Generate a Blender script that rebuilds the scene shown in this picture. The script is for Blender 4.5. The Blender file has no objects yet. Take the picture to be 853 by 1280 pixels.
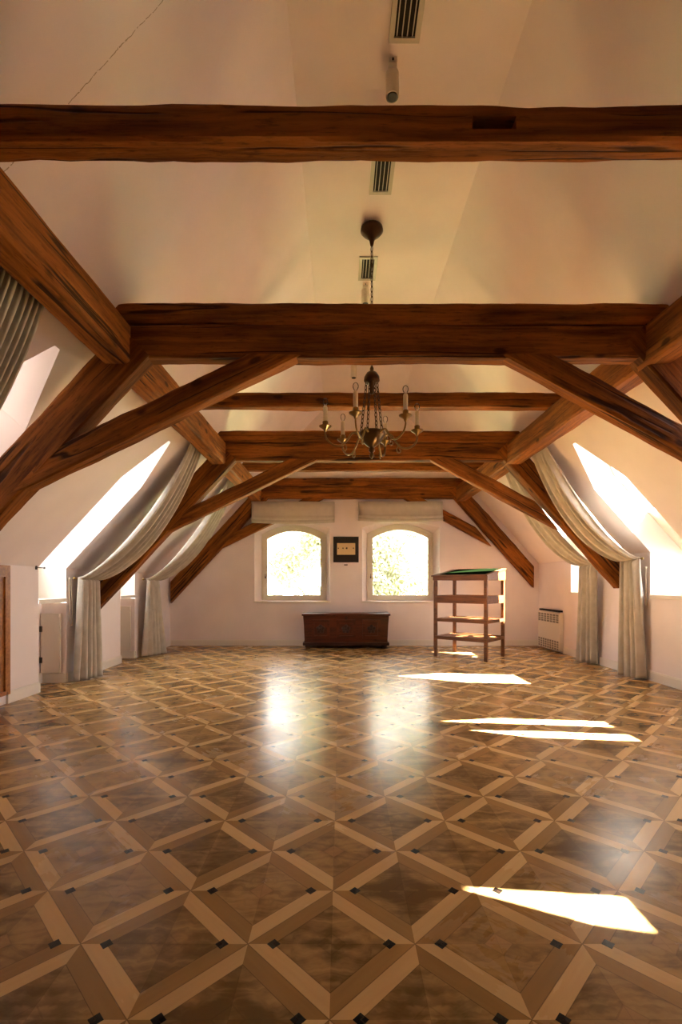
import bpy, bmesh, math, random
from mathutils import Vector, Matrix, noise
from mathutils.geometry import tessellate_polygon
random.seed(7)
C = bpy.context.scene
COL = C.collection
PI = math.pi
EYE = 1.2

# ------------------------------------------------------------------ camera, sky, sun, exposure
cam_d = bpy.data.cameras.new('camera'); cam = bpy.data.objects.new('camera', cam_d); COL.objects.link(cam)
cam_d.sensor_width = 36.0; cam_d.sensor_fit = 'AUTO'
cam_d.lens = 600 * 36.0 / 1280
cam_d.shift_y = 91 / 1280.0
cam_d.clip_start = 0.05
cam.location = (0, 0, EYE); cam.rotation_euler = (PI / 2, 0, 0)
C.camera = cam
W = bpy.data.worlds.new('sky'); C.world = W; W.use_nodes = True
bg = W.node_tree.nodes['Background']
bg.inputs['Color'].default_value = (1.0, 0.96, 0.95, 1); bg.inputs['Strength'].default_value = 10.0
sd = bpy.data.lights.new('sun', 'SUN'); sd.energy = 170.0; sd.angle = 0.009; sd.color = (1.0, 0.92, 0.82)
sun = bpy.data.objects.new('sun', sd); COL.objects.link(sun)
sun.rotation_euler = Vector((-0.742, 0.199, -1.0)).to_track_quat('-Z', 'Y').to_euler()
sun.location = (8, -2, 9)
C.view_settings.view_transform = 'Standard'; C.view_settings.look = 'None'
C.view_settings.gamma = 1.0; C.view_settings.use_curve_mapping = False
C.view_settings.exposure = 0.76
C.cycles.max_bounces = 14; C.cycles.diffuse_bounces = 9; C.cycles.glossy_bounces = 5
C.cycles.transparent_max_bounces = 12; C.cycles.sample_clamp_indirect = 12.0
C.cycles.use_denoising = True

# ------------------------------------------------------------------ node helpers
class X:
    """a node socket or number with arithmetic"""
    def __init__(s, nt, v): s.nt = nt; s.v = v
    def _m(s, op, *o):
        n = s.nt.nodes.new('ShaderNodeMath'); n.operation = op
        for i, a in enumerate((s,) + o):
            a = a.v if isinstance(a, X) else a
            if isinstance(a, (int, float)): n.inputs[i].default_value = a
            else: s.nt.links.new(a, n.inputs[i])
        return X(s.nt, n.outputs[0])
    def __add__(s, o): return s._m('ADD', o)
    def __sub__(s, o): return s._m('SUBTRACT', o)
    def __mul__(s, o): return s._m('MULTIPLY', o)
    def __truediv__(s, o): return s._m('DIVIDE', o)
    def lt(s, o): return s._m('LESS_THAN', o)
    def gt(s, o): return s._m('GREATER_THAN', o)
    def mn(s, o): return s._m('MINIMUM', o)
    def mx(s, o): return s._m('MAXIMUM', o)
    def floor(s): return s._m('FLOOR')
    def fract(s): return s._m('FRACT')
    def abs(s): return s._m('ABSOLUTE')
    def sin(s): return s._m('SINE')
    def mod(s, o): return s._m('FLOORED_MODULO', o)
    def inv(s): return X(s.nt, 1.0)._m('SUBTRACT', s)
    def smooth(s, a, b):
        n = s.nt.nodes.new('ShaderNodeMapRange'); n.interpolation_type = 'SMOOTHSTEP'
        s.nt.links.new(s.v, n.inputs[0]); n.inputs[1].default_value = a; n.inputs[2].default_value = b
        return X(s.nt, n.outputs[0])

def newmat(name, color=(.8, .8, .8), rough=.5, metal=0.0, **kw):
    m = bpy.data.materials.new(name); m.use_nodes = True
    b = m.node_tree.nodes['Principled BSDF']
    b.inputs['Base Color'].default_value = (*color, 1)
    b.inputs['Roughness'].default_value = rough; b.inputs['Metallic'].default_value = metal
    for k, v in kw.items(): b.inputs[k].default_value = v
    return m

def tex(nt, kind, vec=None, **kw):
    n = nt.nodes.new(kind)
    for k, v in kw.items():
        if k in n.inputs: n.inputs[k].default_value = v
        else: setattr(n, k, v)
    if vec is not None: nt.links.new(vec, n.inputs['Vector'])
    return n

def combine(nt, *xs):
    n = nt.nodes.new('ShaderNodeCombineXYZ')
    for i, a in enumerate(xs):
        a = a.v if isinstance(a, X) else a
        if isinstance(a, (int, float)): n.inputs[i].default_value = a
        else: nt.links.new(a, n.inputs[i])
    return n.outputs[0]

def mix(nt, fac, a, b, mode='MIX'):
    n = nt.nodes.new('ShaderNodeMix'); n.data_type = 'RGBA'; n.blend_type = mode
    for sock, v in ((n.inputs['Factor'], fac), (n.inputs['A'], a), (n.inputs['B'], b)):
        v = v.v if isinstance(v, X) else v
        if isinstance(v, (int, float)): sock.default_value = v
        elif isinstance(v, tuple): sock.default_value = (*v, 1) if len(v) == 3 else v
        else: nt.links.new(v, sock)
    # RGBA sockets share names with the float ones; pick by type
    return [o for o in n.outputs if o.type == 'RGBA'][0]

def mixc(nt, fac, a, b, mode='MIX'):
    n = nt.nodes.new('ShaderNodeMix'); n.data_type = 'RGBA'; n.blend_type = mode
    ins = {'f': n.inputs[0], 'a': n.inputs[6], 'b': n.inputs[7]}
    for k, v in (('f', fac), ('a', a), ('b', b)):
        v = v.v if isinstance(v, X) else v
        if isinstance(v, (int, float)): ins[k].default_value = v
        elif isinstance(v, tuple): ins[k].default_value = (*v[:3], 1)
        else: nt.links.new(v, ins[k])
    return n.outputs[2]

def bump(nt, height, strength, dist, bsdf):
    n = nt.nodes.new('ShaderNodeBump'); n.inputs['Strength'].default_value = strength; n.inputs['Distance'].default_value = dist
    nt.links.new(height.v if isinstance(height, X) else height, n.inputs['Height'])
    nt.links.new(n.outputs[0], bsdf.inputs['Normal'])

def xyz(nt, out):
    s = nt.nodes.new('ShaderNodeSeparateXYZ'); nt.links.new(out, s.inputs[0])
    return [X(nt, s.outputs[i]) for i in range(3)]

# ------------------------------------------------------------------ materials
def plaster(name, col, crack_y=None):
    m = newmat(name, col, .85); nt = m.node_tree; b = nt.nodes['Principled BSDF']
    tc = nt.nodes.new('ShaderNodeTexCoord')
    n1 = tex(nt, 'ShaderNodeTexNoise', tc.outputs['Object'], Scale=2.2, Detail=5.0)
    n2 = tex(nt, 'ShaderNodeTexNoise', tc.outputs['Object'], Scale=55.0, Detail=3.0)
    f = X(nt, n1.outputs['Fac']).smooth(.3, .75)
    c = mixc(nt, f, tuple(v * .96 for v in col), tuple(min(1, v * 1.02) for v in col))
    if crack_y is not None:
        px, py, pz = xyz(nt, tc.outputs['Object'])
        n3 = tex(nt, 'ShaderNodeTexNoise', tc.outputs['Object'], Scale=14.0, Detail=4.0)
        d = (py + (X(nt, n3.outputs['Fac']) - .5) * .03 - crack_y).abs()
        k = d.lt(.0020) * X(nt, n2.outputs['Fac']).gt(.42)
        c = mixc(nt, k, c, (.42, .34, .28))
    nt.links.new(c, b.inputs['Base Color'])
    bump(nt, X(nt, n2.outputs['Fac']) * .3 + n1.outputs['Fac'] * 1.0 if False else X(nt, n2.outputs['Fac']), .08, .004, b)
    return m

def wood(name, dark, light, rough=.5, cracks=1.0, scale=1.0, spec=.4):
    m = newmat(name, light, rough); nt = m.node_tree; b = nt.nodes['Principled BSDF']
    b.inputs['Specular IOR Level'].default_value = spec
    tc = nt.nodes.new('ShaderNodeTexCoord'); oi = nt.nodes.new('ShaderNodeObjectInfo')
    x, y, z = xyz(nt, tc.outputs['Object'])
    r = X(nt, oi.outputs['Random'])
    wob = tex(nt, 'ShaderNodeTexNoise', combine(nt, x * (.6 * scale) + r * 31, y * 2.0 * scale, z * 2.0 * scale + r * 17), Scale=1.5, Detail=2.0)
    w = X(nt, wob.outputs['Fac'])
    grain = tex(nt, 'ShaderNodeTexNoise', combine(nt, x * (.8 * scale) + r * 40, y * (26 * scale) + w * 3, z * (26 * scale) + w * 3), Scale=1.0, Detail=6.0, Roughness=.62)
    big = tex(nt, 'ShaderNodeTexNoise', combine(nt, x * (1.1 * scale) + r * 11, y * (5 * scale), z * (5 * scale)), Scale=1.0, Detail=3.0)
    g = X(nt, grain.outputs['Fac']); bg_ = X(nt, big.outputs['Fac'])
    c = mixc(nt, (g * .65 + bg_ * .5).smooth(.36, .78), dark, light)
    fine = tex(nt, 'ShaderNodeTexNoise', combine(nt, x * 9 + r * 7, y * 60, z * 60), Scale=1.0, Detail=3.0, Roughness=.7)
    if cracks: c = mixc(nt, X(nt, fine.outputs['Fac']).smooth(.52, .72) * .55, c, tuple(v * .45 for v in dark))
    # knots
    vo = tex(nt, 'ShaderNodeTexVoronoi', combine(nt, x * (1.9 * scale) + r * 23, y * (4.2 * scale), z * (4.2 * scale) + r * 5), Scale=1.0)
    kd = X(nt, vo.outputs['Distance']) + (g - .5) * .1
    c = mixc(nt, kd.smooth(.06, .13).inv() * .8, c, tuple(v * .3 for v in dark))
    h = g * .35 - X(nt, fine.outputs['Fac']) * (.5 if cracks else .05)
    if cracks:
        cn = tex(nt, 'ShaderNodeTexNoise', combine(nt, x * (.16 * scale) + r * 50, y * (7 * scale) + w * .5, z * (7 * scale) + w * .5 + r * 9), Scale=1.0, Detail=2.0, Roughness=.5)
        cr = (X(nt, cn.outputs['Fac']) - .5).abs().smooth(.004, .02).inv()
        br = tex(nt, 'ShaderNodeTexNoise', combine(nt, x * 1.7 + r * 3, y * 3, z * 3), Scale=1.0, Detail=1.0)
        cr = cr * X(nt, br.outputs['Fac']).smooth(.45, .56) * cracks
        c = mixc(nt, cr * .85, c, tuple(v * .12 for v in dark))
        h = h - cr * 1.5
    nt.links.new(c, b.inputs['Base Color'])
    bump(nt, h, .5, .012, b)
    return m

def linen(name, a, bcol):
    m = newmat(name, a, .9); nt = m.node_tree; b = nt.nodes['Principled BSDF']
    tc = nt.nodes.new('ShaderNodeTexCoord')
    n1 = tex(nt, 'ShaderNodeTexNoise', tc.outputs['Object'], Scale=9.0, Detail=6.0)
    n2 = tex(nt, 'ShaderNodeTexNoise', tc.outputs['Object'], Scale=220.0, Detail=2.0)
    nt.links.new(mixc(nt, X(nt, n1.outputs['Fac']).smooth(.3, .7), a, bcol), b.inputs['Base Color'])
    bump(nt, X(nt, n2.outputs['Fac']), .25, .002, b)
    b.inputs['Sheen Weight'].default_value = .15
    # a little light comes through the cloth
    tr = nt.nodes.new('ShaderNodeBsdfTranslucent'); tr.inputs[0].default_value = (*a, 1)
    ms = nt.nodes.new('ShaderNodeMixShader'); ms.inputs[0].default_value = .08
    nt.links.new(b.outputs[0], ms.inputs[1]); nt.links.new(tr.outputs[0], ms.inputs[2])
    nt.links.new(ms.outputs[0], nt.nodes['Material Output'].inputs['Surface'])
    return m

def glass(name):
    m = bpy.data.materials.new(name); m.use_nodes = True; nt = m.node_tree
    nt.nodes.remove(nt.nodes['Principled BSDF'])
    t = nt.nodes.new('ShaderNodeBsdfTransparent'); g = nt.nodes.new('ShaderNodeBsdfGlossy'); g.inputs['Roughness'].default_value = .02
    fr = nt.nodes.new('ShaderNodeFresnel'); fr.inputs[0].default_value = 1.35
    ms = nt.nodes.new('ShaderNodeMixShader')
    nt.links.new(fr.outputs[0], ms.inputs[0]); nt.links.new(t.outputs[0], ms.inputs[1]); nt.links.new(g.outputs[0], ms.inputs[2])
    nt.links.new(ms.outputs[0], nt.nodes['Material Output'].inputs['Surface'])
    return m

def parquet():
    m = newmat('parquet', (.3, .15, .06), .2); nt = m.node_tree; b = nt.nodes['Principled BSDF']
    tc = nt.nodes.new('ShaderNodeTexCoord')
    x, y, z = xyz(nt, tc.outputs['Object'])
    D = .559
    xs = x + .3114; ys = y - 1.6036
    u = (xs + ys) / D; v = (ys - xs) / D
    iu, iv, fu, fv = u.floor(), v.floor(), u.fract(), v.fract()
    par = (iu + iv).mod(2.0).gt(.5)
    dx = fu.mn(fu.inv()); dy = fv.mn(fv.inv())
    B = .155
    frame = dx.mn(dy).lt(B)
    horiz = dy.lt(dx)
    light = (horiz - par).abs().gt(.5)          # 1 where the border strip is the pale one
    light = light
    pale = (light.inv() if False else light)
    # random value per tile, and per strip
    wn = tex(nt, 'ShaderNodeTexWhiteNoise', combine(nt, iu, iv, 0.0)); wn.noise_dimensions = '3D'
    rt = X(nt, wn.outputs['Value'])
    side = horiz * 2.0 + (fu.gt(.5) * horiz.inv()) + (fv.gt(.5) * horiz)
    wn2 = tex(nt, 'ShaderNodeTexWhiteNoise', combine(nt, iu, iv, side + 1.0)); wn2.noise_dimensions = '3D'
    rs = X(nt, wn2.outputs['Value'])
    # grain of border strips: long along the strip
    au = fu * horiz + fv * horiz.inv(); bv = fv * horiz + fu * horiz.inv()
    gs = tex(nt, 'ShaderNodeTexNoise', combine(nt, au * 2.0 + rs * 20, bv * 22 + rs * 7, rs * 9), Scale=1.0, Detail=5.0)
    gsn = X(nt, gs.outputs['Fac'])
    cu = (fu - .5).abs(); cv = (fv - .5).abs()
    # centre field: four book-matched veneers meeting on the diagonals, figured grain
    q = cu.gt(cv)
    along = cu * q + cv * q.inv(); across = cv * q + cu * q.inv()
    warp = tex(nt, 'ShaderNodeTexNoise', combine(nt, along * 4 + rt * 13, across * 4, rt * 31), Scale=1.0, Detail=3.0)
    wv = X(nt, warp.outputs['Fac'])
    fig = tex(nt, 'ShaderNodeTexNoise', combine(nt, (fu + fv - 1.0).abs() * 9 + wv * 4 + rt * 40, (fu - fv).abs() * 1.6 + wv * 2, rt * 11), Scale=1.0, Detail=4.0, Roughness=.55)
    fg = X(nt, fig.outputs['Fac'])
    bigv = tex(nt, 'ShaderNodeTexNoise', combine(nt, along * 5 + rt * 9, across * 3 + rt * 3, rt * 17), Scale=1.0, Detail=2.0)
    fgm = (fg * .6 + X(nt, bigv.outputs['Fac']) * .5 + (rt - .5) * .16 + (q - .5) * .08)
    field = mixc(nt, fgm.smooth(.32, .76), (.115, .062, .018), (.36, .215, .078))
    core = cu.mx(cv).lt(.085)
    core_c = mixc(nt, rt, (.16, .075, .024), (.42, .24, .095))
    field = mixc(nt, core * (rt.gt(.45)) * .7, field, core_c)
    ln = ((cu.mx(cv) - .085).abs().lt(.006)).mx((cu - cv).abs().lt(.004))
    field = mixc(nt, ln * .2, field, (.05, .02, .006))
    pale_c = mixc(nt, gsn * .6 + rs * .4, (.46, .285, .115), (.62, .41, .18))
    brown_c = mixc(nt, gsn * .6 + rs * .4, (.22, .122, .038), (.33, .19, .066))
    strip = mixc(nt, pale, brown_c, pale_c)
    c = mixc(nt, frame, field, strip)
    # dark inlaid squares at the left and right inner corner of each field
    s1 = ((fu - (1 - B)).abs().mx((fv - B).abs())).lt(.041)
    s2 = ((fu - B).abs().mx((fv - (1 - B)).abs())).lt(.041)
    c = mixc(nt, s1.mx(s2), c, (.006, .004, .003))
    seam = dx.mn(dy).lt(.004).mx((dx.mn(dy) - B).abs().lt(.003))
    c = mixc(nt, seam * .55, c, (.04, .018, .006))
    nt.links.new(c, b.inputs['Base Color'])
    sm = tex(nt, 'ShaderNodeTexNoise', tc.outputs['Object'], Scale=2.6, Detail=4.0)
    rough = X(nt, sm.outputs['Fac']) * .14 + gsn * .03 + rt * .04 + .15
    nt.links.new(rough.v, b.inputs['Roughness'])
    b.inputs['Specular IOR Level'].default_value = .20
    wave = tex(nt, 'ShaderNodeTexNoise', tc.outputs['Object'], Scale=7.0, Detail=2.0)
    bump(nt, X(nt, wave.outputs['Fac']) + rs * .05 - seam * .2, .10, .01, b)
    return m

def sheetmat(name, tc):
    m = newmat(name, (.8, .76, .72), .8); nt = m.node_tree; b = nt.nodes['Principled BSDF']
    tr = nt.nodes.new('ShaderNodeBsdfTranslucent'); tr.inputs[0].default_value = (*tc, 1)
    ms = nt.nodes.new('ShaderNodeMixShader'); ms.inputs[0].default_value = .6
    nt.links.new(b.outputs[0], ms.inputs[1]); nt.links.new(tr.outputs[0], ms.inputs[2])
    nt.links.new(ms.outputs[0], nt.nodes['Material Output'].inputs['Surface'])
    return m

def chest_wood():
    return wood('mahogany', (.035, .008, .004), (.115, .026, .010), .38, cracks=0.0, scale=2.0)

M = {
    'wall': plaster('plaster_wall', (.86, .775, .76)),
    'slope_l': plaster('plaster_slope', (.86, .775, .76), crack_y=2.38),
    'sheet': sheetmat('thin_dimming_sheet', (.74, .66, .66)), 'thick_sheet': sheetmat('thick_dimming_sheet', (.42, .33, .30)),
    'dimming_wall': newmat('dimming_wall_brown', (.30, .17, .09), .7),
    'reveal': newmat('white_reveal', (.88, .85, .80), .8),
    'white': newmat('white_paint', (.80, .74, .66), .5),
    'frame': newmat('window_paint', (.72, .68, .58), .45),
    'beam': wood('old_timber', (.070, .020, .004), (.350, .118, .018), .72, spec=.15),
    'purlin': wood('purlin_timber', (.090, .027, .005), (.400, .140, .024), .72, spec=.15),
    'desk': wood('desk_wood', (.07, .024, .007), (.20, .075, .020), .45, cracks=0.0, scale=2.5),
    'door': wood('oak_door', (.22, .075, .012), (.46, .18, .035), .4, cracks=0.0, scale=1.4),
    'chest': chest_wood(),
    'chest_dark': newmat('chest_moulding', (.025, .007, .004), .4),
    'green': newmat('green_baize', (.002, .004, .0013), .95),
    'linen': linen('linen_curtain', (.52, .475, .40), (.62, .575, .50)),
    'blind': linen('roman_cloth', (.60, .54, .45), (.65, .59, .50)),
    'brass': newmat('aged_brass', (.22, .14, .05), .28, 1.0),
    'bowl': newmat('dark_brass', (.10, .055, .018), .3, .9),
    'bronze': newmat('dark_bronze', (.06, .028, .012), .4, .8),
    'steel': newmat('dark_steel', (.10, .085, .07), .4, .9),
    'black': newmat('black_paint', (.012, .009, .008), .5),
    'void': newmat('dark_cavity', (.006, .005, .004), .9),
    'wax': newmat('candle_sleeve', (.72, .62, .44), .5),
    'paper': newmat('cream_paper', (.72, .54, .28), .8),
    'ink': newmat('brown_ink', (.05, .025, .01), .8),
    'vent': newmat('vent_enamel', (.50, .46, .38), .4),
    'heater': newmat('heater_enamel', (.76, .70, .60), .4),
    'grille': newmat('heater_grille', (.22, .20, .17), .5),
    'cord': newmat('blind_cord', (.70, .62, .50), .7),
    'glass': glass('clear_glass'),
    'parquet': parquet(),
    'leaf': None, 'bark': newmat('bark', (.2, .13, .08), .9), 'ground': newmat('grass_bank', (.30, .33, .14), .95),
}
def leafmat():
    m = newmat('leaves', (.40, .41, .26), .6); nt = m.node_tree; b = nt.nodes['Principled BSDF']
    tr = nt.nodes.new('ShaderNodeBsdfTranslucent'); tr.inputs[0].default_value = (.36, .36, .20, 1)
    ms = nt.nodes.new('ShaderNodeMixShader'); ms.inputs[0].default_value = .4
    nt.links.new(b.outputs[0], ms.inputs[1]); nt.links.new(tr.outputs[0], ms.inputs[2])
    nt.links.new(ms.outputs[0], nt.nodes['Material Output'].inputs['Surface'])
    return m
M['leaf'] = leafmat()
M['green'].node_tree.nodes['Principled BSDF'].inputs['Specular IOR Level'].default_value = 0.0

# ------------------------------------------------------------------ object helpers
def link(name, bm, mat, parent=None, smooth=False, M4=None):
    me = bpy.data.meshes.new(name)
    if isinstance(bm, bmesh.types.BMesh):
        bmesh.ops.recalc_face_normals(bm, faces=bm.faces[:])
        bm.to_mesh(me); bm.free()
    else:
        me.from_pydata(*bm)
    if smooth:
        for p in me.polygons: p.use_smooth = True
    me.materials.append(M[mat] if isinstance(mat, str) else mat)
    o = bpy.data.objects.new(name, me); COL.objects.link(o)
    L = M4 if M4 is not None else Matrix.Identity(4)
    if parent is not None:
        o.parent = parent
        o.matrix_local = Matrix.Translation(-abs_loc(parent)) @ L if M4 is None else Matrix.Translation(-abs_loc(parent)) @ M4
    else:
        o.matrix_world = L
    return o

def abs_loc(o):
    v = Vector(o.location)
    p = o.parent
    while p: v += Vector(p.location); p = p.parent
    return v

def tag(o, label=None, cat=None, group=None, kind=None):
    if label: o['label'] = label
    if cat: o['category'] = cat
    if group: o['group'] = group
    if kind: o['kind'] = kind
    return o

def thing(name, loc, label, cat, group=None, kind=None):
    o = bpy.data.objects.new(name, None); COL.objects.link(o)
    o.location = loc; o.empty_display_size = .1
    return tag(o, label, cat, group, kind)

def rebase(o, loc):
    """move a top-level mesh's origin to loc without moving its geometry"""
    loc = Vector(loc)
    o.data.transform(Matrix.Translation(-loc)); o.location = loc
    return o

def box(bm, x0, x1, y0, y1, z0, z1, bev=0.0):
    r = bmesh.ops.create_cube(bm, size=1.0)
    vs = r['verts']
    for v in vs:
        v.co = Vector(((x0 + x1) / 2 + v.co.x * (x1 - x0), (y0 + y1) / 2 + v.co.y * (y1 - y0), (z0 + z1) / 2 + v.co.z * (z1 - z0)))
    if bev:
        es = list({e for v in vs for e in v.link_edges})
        bmesh.ops.bevel(bm, geom=es, offset=bev, segments=2, affect='EDGES', profile=.6)

def BOX(*a, bev=0.0):
    bm = bmesh.new(); box(bm, *a, bev=bev); return bm

def poly_sheet(bm, outer, holes, f):
    """2D polygon with holes -> faces; f maps (a,b)->Vector"""
    loops = [[Vector((p[0], p[1], 0)) for p in outer]] + [[Vector((p[0], p[1], 0)) for p in h] for h in holes]
    flat = [p for l in loops for p in l]
    vs = [bm.verts.new(f(p.x, p.y)) for p in flat]
    for t in tessellate_polygon(loops):
        try: bm.faces.new([vs[i] for i in t])
        except ValueError: pass
    return vs

def prism(bm, pts, f, d0, d1):
    """closed prism: pts 2D polygon, f(a,b,d)->Vector"""
    a = [bm.verts.new(f(p[0], p[1], d0)) for p in pts]; b = [bm.verts.new(f(p[0], p[1], d1)) for p in pts]
    n = len(pts)
    loop = [Vector((p[0], p[1], 0)) for p in pts]
    for t in tessellate_polygon([loop]):
        bm.faces.new([a[i] for i in t]); bm.faces.new([b[i] for i in t])
    for i in range(n):
        j = (i + 1) % n
        bm.faces.new((a[i], a[j], b[j], b[i]))

def ring_prism(bm, outer, inner, f, d0, d1):
    """frame between two loops with the same number of points"""
    n = len(outer)
    V = [[bm.verts.new(f(p[0], p[1], d)) for p in l] for d in (d0, d1) for l in (outer, inner)]
    o0, i0, o1, i1 = V
    for k in range(n):
        j = (k + 1) % n
        bm.faces.new((o0[k], o0[j], i0[j], i0[k])); bm.faces.new((o1[k], o1[j], i1[j], i1[k]))
        bm.faces.new((o0[k], o0[j], o1[j], o1[k])); bm.faces.new((i0[k], i0[j], i1[j], i1[k]))

def tube(bm, pts, rad, n=8, cap=True, closed=False):
    pts = [Vector(p) for p in pts]; rings = []
    N = len(pts); up = None
    for i, p in enumerate(pts):
        if closed: t = pts[(i + 1) % N] - pts[i - 1]
        else: t = pts[min(i + 1, N - 1)] - pts[max(i - 1, 0)]
        t.normalize()
        if up is None:
            up = Vector((0, 0, 1)) if abs(t.z) < .9 else Vector((1, 0, 0))
        s = t.cross(up)
        if s.length < 1e-4: s = t.orthogonal()
        s.normalize(); up = s.cross(t).normalized()
        r = rad(i / (N - 1)) if callable(rad) else rad
        rings.append([bm.verts.new(p + (s * math.cos(2 * PI * k / n) + up * math.sin(2 * PI * k / n)) * r) for k in range(n)])
    for i in range(N if closed else N - 1):
        a, b = rings[i], rings[(i + 1) % N]
        for k in range(n):
            bm.faces.new((a[k], a[(k + 1) % n], b[(k + 1) % n], b[k]))
    if cap and not closed:
        bm.faces.new(rings[0]); bm.faces.new(rings[-1])

def lathe(bm, prof, c=(0, 0, 0), n=20):
    c = Vector(c); rings = []
    for r, z in prof:
        if r < 1e-5: rings.append([bm.verts.new(c + Vector((0, 0, z)))])
        else: rings.append([bm.verts.new(c + Vector((r * math.cos(2 * PI * k / n), r * math.sin(2 * PI * k / n), z))) for k in range(n)])
    for a, b in zip(rings, rings[1:]):
        for k in range(n):
            j = (k + 1) % n
            if len(a) == 1 and len(b) > 1: bm.faces.new((a[0], b[k], b[j]))
            elif len(b) == 1 and len(a) > 1: bm.faces.new((a[k], a[j], b[0]))
            elif len(a) > 1: bm.faces.new((a[k], a[j], b[j], b[k]))

def smooth_path(pts, per=8):
    pts = [Vector(p) for p in pts]; out = []
    for i in range(len(pts) - 1):
        p0, p1, p2, p3 = pts[max(i - 1, 0)], pts[i], pts[i + 1], pts[min(i + 2, len(pts) - 1)]
        for k in range(per):
            t = k / per
            out.append(.5 * ((2 * p1) + (p2 - p0) * t + (2 * p0 - 5 * p1 + 4 * p2 - p3) * t * t + (3 * p1 - p0 - 3 * p2 + p3) * t ** 3))
    out.append(pts[-1]); return out

# ------------------------------------------------------------------ room dimensions
YF, YB = 9.47, -3.2                    # far gable wall, wall behind the camera
SIDE = {+1: dict(W=3.90, K=4.27, t=1.12, sill=1.07), -1: dict(W=3.38, K=3.566, t=1.08, sill=1.03)}
ZC = EYE + 3.5                         # flat ceiling
for s in SIDE.values():
    s['zk'] = EYE + (s['K'] - s['W']) * s['t']      # top of the knee wall
    s['xc'] = s['K'] - 3.5 / s['t']                 # edge of the flat ceiling
def roof_u(sd, z): return SIDE[sd]['K'] - (z - EYE) / SIDE[sd]['t']
OPEN = {+1: [(.86, 1.33), (3.22, 3.84), (5.36, 6.05), (7.50, 8.14)],
        -1: [(3.07, 3.73), (5.36, 5.90), (7.35, 7.86)]}
ZB = EYE + 1.20                        # where an opening starts to taper
def apex(sd, a, b):
    """middle and height of an opening's peak"""
    if sd > 0 and a < 2: return 1.275, EYE + 1.85
    if sd > 0 and a < 4: return (a + b) / 2, EYE + 1.77
    return (a + b) / 2, EYE + 1.68

# ------------------------------------------------------------------ setting
def struct(name, bm, mat, parent=None):
    o = link(name, bm, mat, parent)
    if parent is None: o['kind'] = 'structure'
    return o

bm = bmesh.new()
vs = [bm.verts.new(p) for p in ((-4.6, YB - .1, 0), (5.0, YB - .1, 0), (5.0, YF + .1, 0), (-4.6, YF + .1, 0))]
bm.faces.new(vs)
struct('floor', bm, 'parquet')

bm = bmesh.new()
xl, xr = -SIDE[-1]['xc'], SIDE[1]['xc']
vs = [bm.verts.new(p) for p in ((xl, YB, ZC), (xr, YB, ZC), (xr, YF, ZC), (xl, YF, ZC))]
bm.faces.new(vs)
struct('ceiling', bm, 'wall')

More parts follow.
